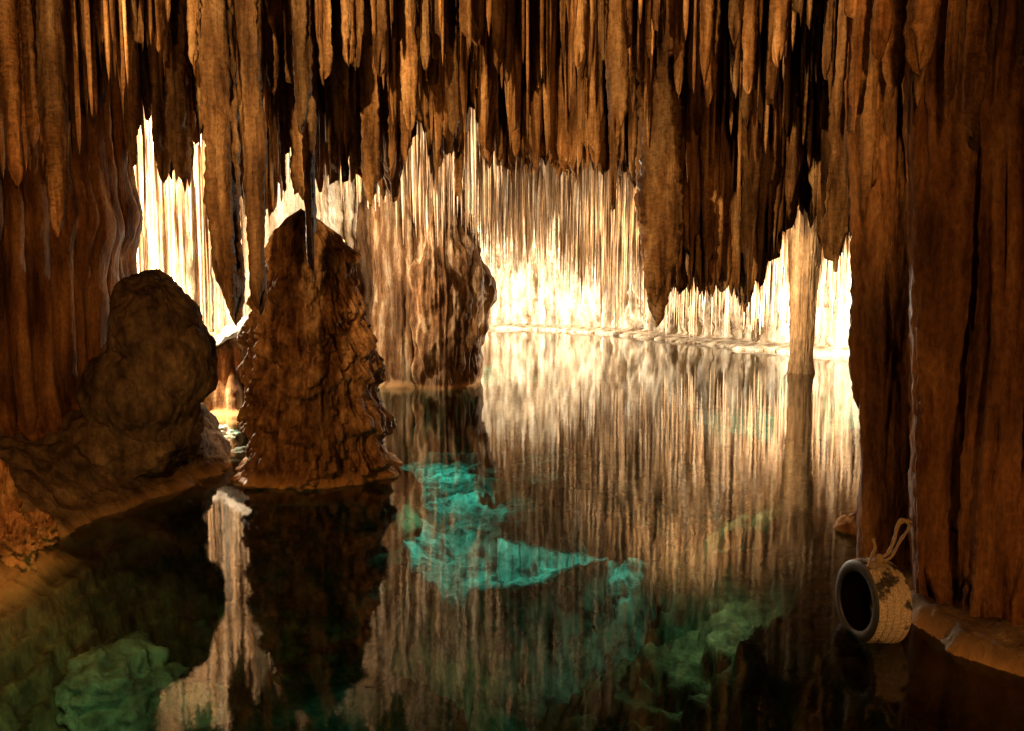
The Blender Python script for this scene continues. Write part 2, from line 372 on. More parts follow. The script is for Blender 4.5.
SHORE_L = [W(-320, 3.6), W(-80, 5.3), W(2, 6.05), W(60, 6.9), W(100, 7.6), W(160, 8.35), W(222, 9.45), W(214, 10.8), W(192, 13.0), W(120, 15.0), (-16, 15), (-16, 2)]
SHORE_R = [W(1400, 2.9), W(1060, 4.15), W(960, 4.7), W(915, 5.1), W(900, 5.5), W(886, 6.4), W(872, 8.0), W(880, 10.0), W(900, 14), (16, 15), (16, 2)]
MOUND_C = (W(318, 9.65)[0], 9.65)
def bed_z(x, y):
    z = -2.0 + 0.4 * fbm(x * 0.45, y * 0.45, 8.0, 4) + 0.12 * fbm(x * 1.7, y * 1.7, 2.0, 4)
    z = np.where(z < -2.8, -2.8, z)
    terr = 0.28; k = np.floor(z / terr); f = z / terr - k
    return (k + sm(0.55, 1.0, f)) * terr
gx, gy = np.meshgrid(np.linspace(-16, 22, 420), np.linspace(-6, 50, 520))
v, q = grid_arrays(np.stack([gx, gy, bed_z(gx, gy)], -1)); kind(obj('lake_bed', v, q, M['bed']), 'structure')
# the water: one closed body
xa, xb, ya, yb, zb = -15.9, 21.9, -5.9, 49.9, -4.0
wv = np.array([(xa, ya, 0), (xb, ya, 0), (xb, yb, 0), (xa, yb, 0), (xa, ya, zb), (xb, ya, zb), (xb, yb, zb), (xa, yb, zb)], float)
wq = np.array([(0, 1, 2, 3), (7, 6, 5, 4), (0, 4, 5, 1), (1, 5, 6, 2), (2, 6, 7, 3), (3, 7, 4, 0)])
o = obj('lake_water', wv, wq, M['water']); kind(o, 'structure')
for p in o.data.polygons: p.use_smooth = False

# walls that close the cave
def lip(S, Z): return 1.3 * (1 - sm(0.08, 0.26, Z)) + 0.14 * fbm(S * 9, Z * 0.5, 0.3, 3)
far_pts = [W(330, 46), W(490, 47), W(560, 45.5), W(640, 40), W(700, 35), W(760, 31), W(820, 28.5), W(880, 27), W(960, 24), W(1005, 20), W(995, 15), W(1005, 11), W(1060, 8.2), W(1330, 6.2)]
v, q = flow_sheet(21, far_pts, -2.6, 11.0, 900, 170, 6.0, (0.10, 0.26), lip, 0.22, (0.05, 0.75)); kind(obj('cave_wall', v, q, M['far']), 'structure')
back_pts = [W(60, 12.5), W(120, 14.6), W(180, 15.6), W(260, 16.2), W(330, 17.5), W(372, 19.4), W(390, 24), W(360, 34), W(330, 46)]
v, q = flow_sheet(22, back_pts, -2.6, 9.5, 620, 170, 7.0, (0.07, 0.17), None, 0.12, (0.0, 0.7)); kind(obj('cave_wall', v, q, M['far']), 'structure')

# ------------------------------------------------------------------ left side
def bank_height(poly, x, y, top, rise, seed, slope=1.1, rub=0.15, shelf=0.26):
    n = 0.22 * fbm(x * 1.6, y * 1.6, seed, 4)
    d = sdist(x, y, poly) + n * 0.5
    h = np.where(d > 0, top * 0.6 * sm(0, 0.12, d) + rise * (0.75 * sm(0.10, 0.85, d) + 0.45 * sm(0.6, 2.2, d)), 0)
    far = np.clip(-d - shelf, 0, None); st = slope * far + (0.40 * fbm(x * 1.2, y * 1.2, seed + 5, 4) + 0.10 * np.abs(fbm(x * 4, y * 4, seed + 1, 4))) * np.clip(far * 1.5, 0, 1)
    tr = 0.22 + 0.16 * noise(x * 0.7, y * 0.7, seed + 9); kk = np.floor(st / tr); st = (kk + sm(0.45, 1.0, st / tr - kk)) * tr
    hu = np.where(d <= 0, -0.05 - 0.16 * sm(0, shelf, -d) - st + 0.05 * fbm(x * 2.5, y * 2.5, seed + 7, 4), 0)
    z = h + hu + rub * fbm(x * 3.5, y * 3.5, seed + 2, 4) * sm(-0.2, 0.5, d) + 0.02 * fbm(x * 9, y * 9, seed, 4)
    return z
bx, by = np.meshgrid(np.linspace(-8, -0.2, 400), np.linspace(2.0, 14.8, 500))
bz = bank_height(SHORE_L, bx, by, 0.18, 0.66, 3.0, 1.9)
T = thing('rock_bank', 'dark rocky bank with a pale rim along the water under the left boulder', 'rock bank', (-5, 7, 0))
v, q = grid_arrays(np.stack([bx, by, bz], -1)); obj('ledge', v, q, M['bank'], T)
for (px, d, rz, rr) in [(14, 6.3, 0.20, 0.13), (2, 6.5, 0.40, 0.11), (38, 6.8, 0.15, 0.1)]:
    x, y = W(px, d); v, q = lump(int(px + d * 10), (x, y, rz * 0.7), (rr * 1.3, rr, rz), 60, 0.5, 1.8, 0.1); obj('knob', v, q, M['mound'], T)

x, y = W(158, 10.9); v, q = lump(37, (x, y, 0.1), (0.75, 0.7, 0.95), 70, 0.2); obj('rock_hump', v, q, M['bank'], T)  # hidden hump added to keep the gap lamp's light off the bank
x, y = W(172, 9.7); v, q = lump(36, (x, y, 0.12), (0.62, 0.8, 0.42), 90, 0.22); obj('rock_hump', v, q, M['bank'], T)
c = P(152, 358, 8.9)
parts = []
for k, (px, py, dd, r) in enumerate([(158, 335, 8.95, (0.46, 0.6, 0.62)), (180, 362, 8.9, (0.36, 0.5, 0.52)), (140, 395, 8.8, (0.58, 0.6, 0.66)), (150, 312, 9.05, (0.38, 0.44, 0.46)), (120, 445, 8.8, (0.66, 0.6, 0.48)), (168, 430, 9.0, (0.34, 0.5, 0.4))]):
    parts.append(lump(310 + k, P(px, py, dd), r, 100, 0.13, 1.1, 0.02, 0.03))
v, q = join(parts)
tag(obj('boulder', v, q, M['bank'], None, (c[0], c[1], 0.4)), 'big rounded dark boulder on the left bank in front of the glowing gap', 'boulder')

left_pts = [W(84, 14.0), W(120, 11.6), W(128, 10.2), W(110, 9.3), W(55, 8.6), W(0, 8.2), W(-80, 7.5), W(-220, 6.0), W(-600, 3.6)][::-1]
def left_off(S, Z): return 0.10 * np.exp(-((Z - 3.05 - 0.35 * noise(S * 14, 0.1, 2)) / 0.28) ** 2) + 0.15 * (1 - sm(0.5, 1.2, Z)) + 0.06 * noise(S * 8, Z * 0.3, 1.1)
v, q = flow_sheet(23, left_pts, -0.4, 7.2, 700, 240, 11.0, (0.04, 0.11), left_off, 0.035, (0.0, 0.5))
tag(obj('flowstone_wall', v, q, M['wall'], None, (left_pts[4][0], left_pts[4][1], 0)), 'amber flowstone wall of fused organ pipes at the left edge above the bank', 'flowstone wall')

# lit tier of flowstone in the gap, and the white slab on it
tier_pts = [W(150, 14.3), W(186, 13.75), W(232, 13.9), W(275, 14.6)]
def tier_off(S, Z): return -0.4 * sm(1.1, 1.5, Z) + 0.12 * (1 - sm(0.02, 0.12, Z))
T = thing('flowstone_tier', 'bright fluted flowstone tier at the water inside the left gap', 'flowstone', (W(210, 13.9)[0], 13.9, 0))
v, q = flow_sheet(24, tier_pts, -1.2, 1.45, 220, 90, 9, (0.05, 0.10), tier_off, 0.04, (0.0, 0.3)); obj('drapery', v, q, M['pillar'], T)
sx, sy = np.meshgrid(np.linspace(0, 1, 40), np.linspace(0, 1, 24))
a, b_ = P(196, 352, 13.7), P(262, 318, 13.9)
zt = a[2] + (b_[2] - a[2]) * sx + 0.05 * fbm(sx * 4, sy * 3, 3, 3) + 0.12 * np.clip(noise(sx * 7, sy * 2, 5), 0, 1)
top = np.stack([a[0] + (b_[0] - a[0]) * sx, a[1] - 0.12 + 1.2 * sy + 0.05 * noise(sx * 5, 0.2, 0.1), zt + 0.10], -1)
v1, q1 = grid_arrays(top); bot = top.copy(); bot[..., 2] -= 0.16; v2, q2 = grid_arrays(bot, flip=True)
fr = np.stack([top[0], bot[0]], 0); v3, q3 = grid_arrays(fr); v, q = join([(v1, q1), (v2, q2), (v3, q3)])
tag(obj('rock_slab', v, q, M['white'], None, (a[0], a[1], 1.3)), 'pale tilted rock slab lying on the lit flowstone tier left of the mound', 'rock slab')

# ------------------------------------------------------------------ the stalagmite mound
mz = [-2.4, -0.9, -0.45, -0.12, -0.05, 0.05, 0.5, 1.0, 1.45, 2.0, 2.35, 2.62, 2.85, 3.05, 3.16]
mr_ = [1.45, 1.3, 1.2, 1.12, 0.92, 0.86, 0.82, 0.77, 0.70, 0.59, 0.50, 0.42, 0.33, 0.21, 0.03]
mc = [0, 0, 0, 0, 0, 0, 0.0, -0.02, -0.03, -0.05, -0.06, -0.08, -0.11, -0.13, -0.13]
def mound_c(Z): return MOUND_C[0] + np.interp(Z, mz, mc), MOUND_C[1] + 0 * Z
def mound_r(T, Z):
    c, s = np.cos(T), np.sin(T)
    r = np.interp(Z, mz, mr_) * np.where(Z > -0.05, 0.90, 1.0)
    big = 0.10 * fbm(c * 1.4, s * 1.4, Z * 0.9, 3)
    # drips like melted wax: rounded lobes that hang in uneven tiers
    gb = np.random.default_rng(77); bulge = np.zeros_like(Z); up = sm(-0.06, 0.0, Z)
    na_ = Z.shape[1]; zc = Z[:, 0]
    for k in range(1100):
        e = gb.uniform(0.0, 3.0); tier = [0.06, 0.34, 0.66, 1.0, 1.3, 1.75, 2.1, 2.5][gb.integers(8)]
        t0 = gb.uniform(0, 2 * np.pi)
        if gb.random() < 0.7: e = tier + 0.25 * float(noise(math.cos(t0) * 1.6, math.sin(t0) * 1.6, tier * 3)) + gb.normal(0, 0.05)
        wd = gb.uniform(0.025, 0.06); ln = gb.uniform(0.18, 0.6); hh = gb.uniform(0.06, 0.15) * (wd / 0.05) ** 0.5
        if k % 9 == 0: wd = gb.uniform(0.10, 0.2); ln = gb.uniform(0.3, 0.6); hh = gb.uniform(0.08, 0.16)
        i1, i0 = np.searchsorted(-zc, -(e - wd)), np.searchsorted(-zc, -(e + ln))
        if i1 - i0 < 2: continue
        rr0 = float(np.interp(e, mz, mr_)) + 0.05
        dt = (T[i0:i1] - t0 + np.pi) % (2 * np.pi) - np.pi
        uu = dt * rr0 / wd + 0.25 * noise(Z[i0:i1] * 4, k * 1.3, 0.5); zz = Z[i0:i1]
        vv = np.where(zz < e, (e - zz) / wd, 0); tail = np.clip(1 - (zz - e) / ln, 0, 1)
        bulge[i0:i1] = np.maximum(bulge[i0:i1], hh * np.sqrt(np.clip(1 - uu * uu - vv * vv, 0, 1)) * np.where(zz < e, 1, tail ** 0.8))
    for i, (e, amp) in enumerate([(0.46, 0.15), (0.92, 0.13), (1.42, 0.12), (1.9, 0.11), (2.35, 0.08)]):
        u = Z - (e - 0.34 + 0.22 * noise(c * 1.3, s * 1.3, i * 2.7) + 0.05 * noise(c * 6, s * 6, i * 1.7)); msk = np.clip(0.6 + 1.0 * noise(c * 1.4 + i, s * 1.4, i * 4.1), 0.1, 1.1)
        bulge = bulge + amp * msk * np.where(u < 0, sm(-0.10, 0, u), np.clip(1 - u / 0.42, 0, 1))
    fl = np.abs(noise(c * 9, s * 9, Z * 0.9)); fl2 = np.abs(noise(c * 24, s * 24, Z * 1.6 + 4))
    bulge = bulge + 0.08 * sm(0.35, 0.0, Z) + 0.09 * sm(0.10, 0.04, Z) + 0.05 * (np.abs(((Z * 1.5 + 0.6 * noise(c * 1.5, s * 1.5, 0.7)) % 1) - 0.5))
    rough = 0.05 * fbm(c * 4, s * 4, Z * 3.5, 4) + 0.014 * fbm(c * 20, s * 20, Z * 18, 2)
    terr = (1 - sm(-0.1, 0.0, Z)) * (0.12 * np.sign(noise(c, s, np.floor(Z / 0.16) * 0.7)) * 0.4 + 0.10 * fbm(c * 2, s * 2, Z * 4, 3))
    sh = 0.20 * np.exp(-((T - 6.0) / 0.5) ** 2 - ((Z - 2.55) / 0.25) ** 2) + 0.20 * np.exp(-((T + 0.28) / 0.5) ** 2 - ((Z - 2.55) / 0.25) ** 2)
    return np.clip(r + sh + (big + bulge) * sm(3.16, 2.9, Z) * up + up * (0.05 * fl + 0.03 * fl2) - 0.06 * up + (rough) * sm(3.16, 2.9, Z) + terr, 0.01, None)
T = thing('stalagmite', 'massive brown stalagmite mound with waxy drip tiers rising from the water', 'stalagmite', MOUND_C + (0,))
v, q = rev_body(mound_c, mound_r, -0.02, 3.16, 420, 330); obj('body', v, q, M['mound'], T)
v, q = rev_body(mound_c, mound_r, -2.4, -0.02, 240, 130); obj('underwater_foot', v, q, M['bank'], T)

# ------------------------------------------------------------------ the middle pillar
PC = (W(441, 18.9)[0], 18.9)
pz = [-2.5, -0.2, 0.05, 0.7, 1.4, 2.0, 2.5, 3.0, 3.5, 4.3, 7.8]
pr = [1.35, 1.2, 1.02, 1.04, 1.12, 1.20, 1.12, 0.95, 0.86, 0.72, 0.8]
def pil_c(Z): return PC[0] + np.interp(Z, [0, 2, 3.5, 7], [0.0, 0.05, -0.02, -0.1]), PC[1] + 0 * Z
def pil_r(T, Z):
    c, s = np.cos(T), np.sin(T); r = np.interp(Z, pz, pr)
    front = np.clip(noise(c * 1.2 + 4, s * 1.2, Z * 0.5) + 0.3, 0, 1)
    fl = np.abs(noise(c * 9, s * 9, Z * 0.35)) * 0.16 + np.abs(noise(c * 22, s * 22, Z * 0.7)) * 0.05
    ter = 0.14 * np.abs(((Z * 0.9 + 1.2 * noise(c * 1.6, s * 1.6, 2.2)) % 1) - 0.5)
    return r + 0.20 * fbm(c * 1.5, s * 1.5, Z * 0.8 + 3, 4) + fl * (0.4 + front) + ter - 0.12 + 0.03 * fbm(c * 8, s * 8, Z * 5, 3)
T = thing('rock_pillar', 'knobbly brown rock pillar standing in the lake right of the mound', 'rock pillar', PC + (0,))
v, q = rev_body(pil_c, pil_r, -2.5, 7.8, 300, 300); obj('body', v, q, M['pillar'], T)
side_pts = [W(352, 19.6), W(375, 18.6), W(402, 18.0), W(424, 18.3)]
v, q = flow_sheet(26, side_pts, -2.0, 7.5, 160, 170, 5, (0.05, 0.12), lambda S, Z: 0.15 * (1 - sm(0.02, 0.12, Z)), 0.06, (0.0, 0.5)); obj('fluted_side', v, q, M['pillar'], T)

# the thin column at the far right of the lake
cx, cy0 = W(801, 21.3)
def col_c(Z): return cx + 0.05 * noise(Z * 0.6, 1, 1), cy0 + 0 * Z
def col_r(T, Z):
    c, s = np.cos(T), np.sin(T)
    r = np.interp(Z, [-2, -0.15, 0.0, 0.4, 1.6, 2.6, 4, 8], [0.6, 0.5, 0.33, 0.28, 0.31, 0.36, 0.42, 0.55])
    return r * (1 + 0.25 * np.abs(noise(c * 5, s * 5, Z * 0.3)) + 0.18 * np.abs(noise(c * 12, s * 12, Z * 0.4 + 2)) - 0.1) + 0.03 * fbm(c * 4, s * 4, Z * 3, 3)
v, q = rev_body(col_c, col_r, -2.0, 8.2, 120, 180); tag(obj('cave_column', v, q, M['column'], None, (cx, cy0, 0)), 'slender pale column standing in the lake between two glowing gaps', 'column')

# ------------------------------------------------------------------ right side: fluted columns and ledge
rc = [(895, 6.1, 0.20, -0.19, 7.2, 'slim amber column on the water side of the right wall, behind the tyre rope'),
      (949, 5.35, 0.23, -0.13, 7.2, 'broad tan fluted column right of the hanging tyre'),
      (992, 5.0, 0.19, 0.02, 7.2, 'dark orange fluted column next right of the broad tan one'),
      (1046, 4.75, 0.22, 0.10, 7.2, 'dark orange column cut by the right edge of the photo'),
      (1125, 4.5, 0.38, 0.1, 7.2, 'dark column next beyond the one cut by the right edge'), (1270, 3.9, 0.5, 0.1, 7.2, 'dark column farthest right on the right wall'), (985, 6.6, 0.4, -0.1, 7.2, 'shadowed column half hidden behind the broad tan column'), (1080, 6.0, 0.5, 0, 7.2, 'shadowed column half hidden behind the columns at the right edge')]
for i, (px, d, R, ln, zt, lab) in enumerate(rc):
    x, y = W(px, d)
    top = ln * (zt / 3.0); v, q = as_quads(pipe_body(200 + i, x + top, y, zt, -0.6, R, (-top, 0), 'broken', 170, 200, 15, 0.45, 0.12, 0.12, (0.86, 1.08), (0.15, 0.30)))
    tag(obj('rock_column', v, q, M['wall'], None, (x, y, 0)), lab, 'rock column', 'fused columns of the right wall')
bx, by = np.meshgrid(np.linspace(-0.4, 7, 400), np.linspace(1.5, 14.5, 460))
bz = bank_height(SHORE_R, bx, by, 0.20, 0.12, 6.0, 0.75, 0.03, 0.5)
v, q = grid_arrays(np.stack([bx, by, bz], -1)); tag(obj('rock_ledge', v, q, M['bank'], None, (3, 5, 0)), 'low brown rock ledge along the water under the right columns', 'rock ledge')
x, y = W(858, 7.2); v, q = lump(61, (x, y, -0.02), (0.2, 0.2, 0.16), 36, 0.25); tag(obj('rock', v, q, M['mound'], None, (x, y, 0)), 'small rounded rock at the waterline behind the tyre', 'rock')

# ------------------------------------------------------------------ rocks under the water
def under(px, py, z):   # plan point of a thing seen through the water at height z
    t = (py - YH) / F; d = (H - z) / t
    # allow for the tilt of the camera
    for _ in range(4):
        p = P(px, py, d); d += (p[2] - z) / t
    return P(px, py, d)
shelf = [under(px, py, -0.85)[:2] for px, py in [(384, 545), (392, 500), (392, 462), (430, 452), (480, 458), (520, 476), (548, 512), (600, 552), (648, 566), (644, 592), (580, 602), (530, 612), (490, 608), (445, 588), (408, 565)]]
sx = [p[0] for p in shelf]; sy_ = [p[1] for p in shelf]
bx, by = np.meshgrid(np.linspace(min(sx) - 0.8, max(sx) + 0.8, 380), np.linspace(min(sy_) - 0.8, max(sy_) + 0.8, 380))
d = sdist(bx, by, shelf) + 0.10 * fbm(bx * 2.4, by * 2.4, 4.0, 4)
pit = under(528, 530, -0.9); pd = np.hypot((bx - pit[0]) / 0.42, (by - pit[1]) / 0.55) + 0.35 * fbm(bx * 2, by * 2, 7.0, 3)
gs = np.random.default_rng(5); n = 70; cxs, cys, chs = gs.uniform(bx.min(), bx.max(), n), gs.uniform(by.min(), by.max(), n), gs.normal(0, 0.07, n); tlx, tly = gs.normal(0, 0.22, n), gs.normal(0, 0.22, n)
wx_, wy_ = bx + 0.08 * fbm(bx * 5, by * 5, 1.0, 3), by + 0.08 * fbm(bx * 5, by * 5, 6.0, 3)
ci = np.argmin((wx_[..., None] - cxs) ** 2 + 1.6 * (wy_[..., None] - cys) ** 2, -1)
bz = -0.86 + chs[ci] + tlx[ci] * (bx - cxs[ci]) + tly[ci] * (by - cys[ci]) + 0.05 * fbm(bx * 5, by * 5, 3.0, 5) - 2.4 * sm(0.05, -0.30, d) - 0.75 * sm(1.0, 0.7, pd)
v, q = grid_arrays(np.stack([bx, by, bz], -1)); c = under(470, 540, -0.9)
tag(obj('submerged_shelf', v, q, M['slab'], None, c), 'bright turquoise rock shelf under the water right of the mound', 'rock shelf')
for i, (px, py, z, rx, ry, rz, lab) in enumerate([
    (560, 470, -1.5, 0.8, 0.6, 0.32, 'dim green submerged rock behind the middle ridge'),
    (690, 500, -1.3, 1.2, 0.9, 0.4, 'dim green submerged rock in the right half of the lake')]):
    c = under(px, py, z); v, q = lump(70 + i, c, (rx, ry, rz), 50, 0.5, 1.4, 0, 0.1)
    tag(obj('submerged_rock', v, q, M['slab'], None, c), lab, 'submerged rock', 'rocks under the lake water')
for i, (px, py, z, rx, ry, rz, lab) in enumerate([
    (105, 690, -1.0, 0.55, 0.5, 0.35, 'large green submerged boulder below the left bank'),
    (40, 660, -1.1, 0.4, 0.4, 0.3, 'green submerged rock at the lower left edge'),
    (185, 722, -1.2, 0.4, 0.3, 0.3, 'green submerged rock beside the bright reflection')]):
    c = under(px, py, z); v, q = lump(90 + i, c, (rx, ry, rz), 70, 0.28, 1.2, 0, 0.06)
    tag(obj('submerged_rock', v, q, M['bed'], None, c), lab, 'submerged rock', 'rocks under the lake water')
for i, (px, py) in enumerate([(228, 430), (240, 458), (215, 440)]):
    c = under(px, py, -0.25); v, q = lump(95 + i, c, (0.3, 0.28, 0.14), 36, 0.4, 1.2)
    tag(obj('submerged_rock', v, q, M['white'], None, c), ['pale submerged rock nearest the flowstone tier', 'pale submerged rock nearest the foot of the mound', 'pale submerged rock nearest the boulder'][i], 'submerged rock', 'pale rocks in the gap pool')

# ------------------------------------------------------------------ the curtain of stalactites
ENV = [(-40, 170), (60, 200), (110, 92), (120, 100), (132, 185), (142, 150), (150, 112), (160, 170), (185, 188), (196, 186), (207, 152), (216, 250), (232, 300), (244, 210), (252, 280), (268, 250), (280, 205), (300, 198), (322, 190),
       (345, 190), (362, 180), (380, 205), (400, 195), (412, 150), (419, 124), (428, 170), (437, 200), (446, 160), (453, 150), (461, 200), (468, 150), (473, 112), (480, 160), (486, 182), (492, 165), (503, 170), (516, 184), (530, 172), (537, 200),
       (543, 156), (552, 180), (566, 172), (577, 190), (590, 168), (602, 175), (611, 218), (620, 172), (634, 185), (642, 260), (657, 320), (672, 288), (690, 288), (705, 300), (722, 285), (745, 315), (758, 290), (775, 262), (788, 235),
       (800, 214), (810, 225), (822, 250), (835, 268), (846, 250), (856, 235), (1060, 240)]
ex, ey = np.array(ENV, float).T
def env(x, half=0):
    xs = np.linspace(x - half, x + half, 5); return float(np.interp(xs, ex, ey).min())
HERO = [  # tip x, tip y, width in pixels, forward distance, end, how far the top leans (px)
    (68, 238, 24, 6.3, 'blunt', -4), (132, 186, 15, 8.6, 'point', -4), (166, 184, 20, 9.2, 'blunt', -2), (184, 190, 26, 9.0, 'blunt', -3), (174, 180, 18, 9.4, 'blunt', 0), (232, 328, 32, 7.2, 'blunt', -4), (224, 286, 20, 7.4, 'blunt', 0),
    (258, 316, 22, 7.0, 'blunt', -6), (284, 206, 16, 9.2, 'point', 0), (300, 200, 18, 8.8, 'blunt', 2), (315, 292, 17, 8.2, 'point', -3), (342, 190, 16, 9.4, 'point', 0), (357, 178, 14, 9.2, 'blunt', 2), (371, 206, 22, 9.0, 'blunt', 0),
    (392, 206, 24, 9.6, 'blunt', -2), (406, 190, 14, 10, 'point', 0), (437, 202, 20, 9.8, 'point', 0), (430, 178, 12, 10.2, 'point', 0), (461, 206, 15, 10, 'point', 0), (486, 182, 14, 9.6, 'point', 0), (515, 186, 20, 10, 'point', 0),
    (503, 172, 14, 10.4, 'blunt', 0), (537, 204, 14, 9.8, 'point', 0), (530, 176, 12, 10.2, 'point', 0), (556, 182, 16, 10.2, 'point', 0), (577, 192, 15, 9.8, 'point', 0), (594, 172, 14, 10, 'blunt', 0), (611, 222, 12, 9.4, 'point', 0), (613, 145, 24, 7.4, 'broken', 2),
    (627, 184, 18, 9.6, 'point', 0), (657, 329, 38, 8.6, 'blunt', -2), (646, 270, 22, 8.9, 'blunt', 0), (677, 292, 22, 9.2, 'point', 0), (690, 300, 18, 9.5, 'point', 0), (704, 306, 20, 9.3, 'point', 0), (722, 292, 22, 9.5, 'blunt', 0), (745, 322, 22, 9.0, 'point', 2),
    (757, 300, 16, 9.3, 'point', 2), (772, 266, 18, 9.5, 'point', 3), (787, 240, 16, 9.6, 'point', 3), (811, 228, 14, 9.6, 'point', 4), (834, 272, 26, 8.6, 'blunt', 4), (822, 246, 18, 8.9, 'point', 4), (848, 256, 18, 8.2, 'point', 5),
    (889, 104, 22, 5.2, 'broken', 3), (838, 130, 12, 6.0, 'broken', 4), (941, 122, 14, 4.8, 'broken', 4), (967, 138, 24, 4.55, 'broken', 6), (733, 52, 18, 7.2, 'broken', 3), (86, 72, 9, 6.6, 'broken', -2), (198, 42, 8, 7.0, 'point', 0), (172, 26, 9, 7.2, 'broken', 0),
    (248, 50, 14, 7.2, 'broken', -4), (303, 138, 20, 7.6, 'broken', -2), (325, 85, 16, 7.8, 'blunt', 0), (380, 80, 18, 7.8, 'blunt', 0), (410, 130, 20, 8.0, 'blunt', 0), (426, 72, 12, 7.6, 'blunt', 0), (455, 145, 16, 8.2, 'blunt', 0), (362, 60, 10, 7.6, 'broken', 0), (40, 150, 16, 6.4, 'blunt', -5), (16, 190, 18, 6.0, 'blunt', -6)]
stal = []
for h in HERO: stal.append(h + (True,))
g = np.random.default_rng(99)
tries = 0
while len(stal) < 298 and tries < 6000:
    tries += 1
    x = g.uniform(-20, 1050); wpx = g.uniform(7, 18) if x < 850 else g.uniform(12, 30)
    e = env(x, wpx * 0.45) - 5
    f = g.random() ** 0.55; ty = 30 + (e - 34) * f if e > 40 else e
    d = 7.2 + 3.7 * sm(0.15, 0.85, f) + g.uniform(-0.3, 0.6)
    if x > 850: d = min(d, 4.7 + 0.5 * f + g.uniform(-0.3, 0.3))
    if x < 120: d = 6.1 + 1.6 * f + 0.012 * max(x - 40, 0)
    wpx *= 0.7 + 0.5 * (8.8 / d - 0.6)
    if sum(1 for s in stal if abs(s[0] - x) < 0.5 * (s[2] + wpx) * 0.55 and abs(s[3] - d) < 0.45): continue
    stal.append((x, ty, wpx, d, random.choice(['blunt', 'blunt', 'point', 'broken', 'point']), g.uniform(-3, 3) + (x - 512) / 120, False))
ZONES = [(-99, 125, 'above the left flowstone wall'), (125, 212, 'over the glowing left gap'), (212, 272, 'between left gap and mound'), (272, 362, 'above the mound'), (362, 486, 'above the rock pillar'), (486, 637, 'over the bright far shore'),
         (637, 770, 'in the heavy middle cluster'), (770, 856, 'above the slender far column'), (856, 2000, 'over the right columns')]
ORD = 'first second third fourth fifth sixth seventh eighth ninth tenth eleventh twelfth thirteenth fourteenth fifteenth sixteenth seventeenth eighteenth nineteenth twentieth'.split()
ORD += ['twenty-' + o for o in ORD[:9]] + ['thirtieth'] + ['thirty-' + o for o in ORD[:9]] + ['fortieth'] + ['forty-' + o for o in ORD[:9]] + ['fiftieth'] + ['fifty-' + o for o in ORD[:9]]
OWN = {(232, 328): 'thick long dark stalactite hanging lowest in front of the glowing left gap', (258, 316): 'long stalactite reaching down beside the left shoulder of the mound', (315, 292): 'thin long stalactite hanging in front of the top of the mound',
       (657, 329): 'massive stalactite with dark blunt tip hanging lowest of all over the lake', (745, 322): 'pointed stalactite hanging lowest at the right end of the middle cluster', (834, 272): 'thick stalactite hanging over the gap right of the slender far column',
       (68, 238): 'pale long stalactite hanging lowest before the left flowstone wall', (611, 222): 'thin dark stalactite dipping lowest into the bright far shore', (889, 104): 'thick snapped-off stalactite before the slim amber column of the right wall'}
stal.sort(key=lambda s: s[0])
count = {}
for i, (x, ty, wpx, d, tip, lean, hero) in enumerate(stal):
    zn = next(z[2] for z in ZONES if z[0] <= x < z[1]); k = count[zn] = count.get(zn, -1) + 1
    pt = P(x, ty, d); R = wpx / 2 * d / F * 0.9
    zt = float(ceil_z(np.array(pt[0]), np.array(d))) + 0.3
    top_x = (x + lean - CX) * d / F
    # keep verticals vertical in space: the lean in pixels is set against the plumb line
    lx = -lean * d / F
    v, q = as_quads(pipe_body(1000 + i, pt[0] - lx, d, zt, pt[2], R, (lx, g.uniform(-0.1, 0.1)), tip, 32 if wpx > 13 else 24, knob=1.6, taper=0.5 if hero else 0.3))
    size = ('thick' if wpx > 20 else 'slender' if wpx < 12 else 'medium') + (' long' if ty > 190 else ' short' if ty < 90 else '')
    tag(obj('stalactite', v, q, M['near'], None, (pt[0], d, zt)), OWN.get((x, ty)) or f'{size} {dict(blunt="rounded", point="pointed", broken="snapped-off")[tip]} stalactite, {ORD[k]} from the left {zn}', 'stalactite', 'stalactites of the near curtain')

g = np.random.default_rng(555); parts = []
for i in range(640):
    x = g.uniform(-30, 870) if i % 3 == 0 else g.uniform(630, 850) if i % 3 == 1 else g.uniform(380, 650); wpx = g.uniform(9, 22); e = env(x, wpx * 0.3) + 8; ty = e - abs(g.normal(0, 8 if i % 2 else 25))
    d = g.uniform(9.3, 10.9) if x > 135 else g.uniform(8.0, 9.0)
    pt = P(x, ty, d); zt = float(ceil_z(np.array(pt[0]), np.array(d))) + 0.3
    parts.append(as_quads(pipe_body(5000 + i, pt[0], d, zt, pt[2], wpx / 2 * d / F * 0.85, (0, 0), random.choice(['point', 'point', 'blunt']), 16, 46, 3, taper=0.7)))
for i in range(260):
    x = g.uniform(-20, 860); e = env(x, 2); f = g.random() ** 0.7; ty = 20 + (e - 10) * f; d = 7.0 + 3.4 * f + g.uniform(-0.3, 0.5)
    if x < 130: d = g.uniform(6.2, 7.8)
    pt = P(x, ty, d); zt = float(ceil_z(np.array(pt[0]), np.array(d))) + 0.3
    parts.append(as_quads(pipe_body(7000 + i, pt[0], d, zt, pt[2], g.uniform(3, 7) / 2 * d / F, (0, 0), 'broken', 10, 40, 1, taper=0.5)))
v, q = join(parts); kind(obj('background_stalactites', v, q, M['near']), 'stuff')

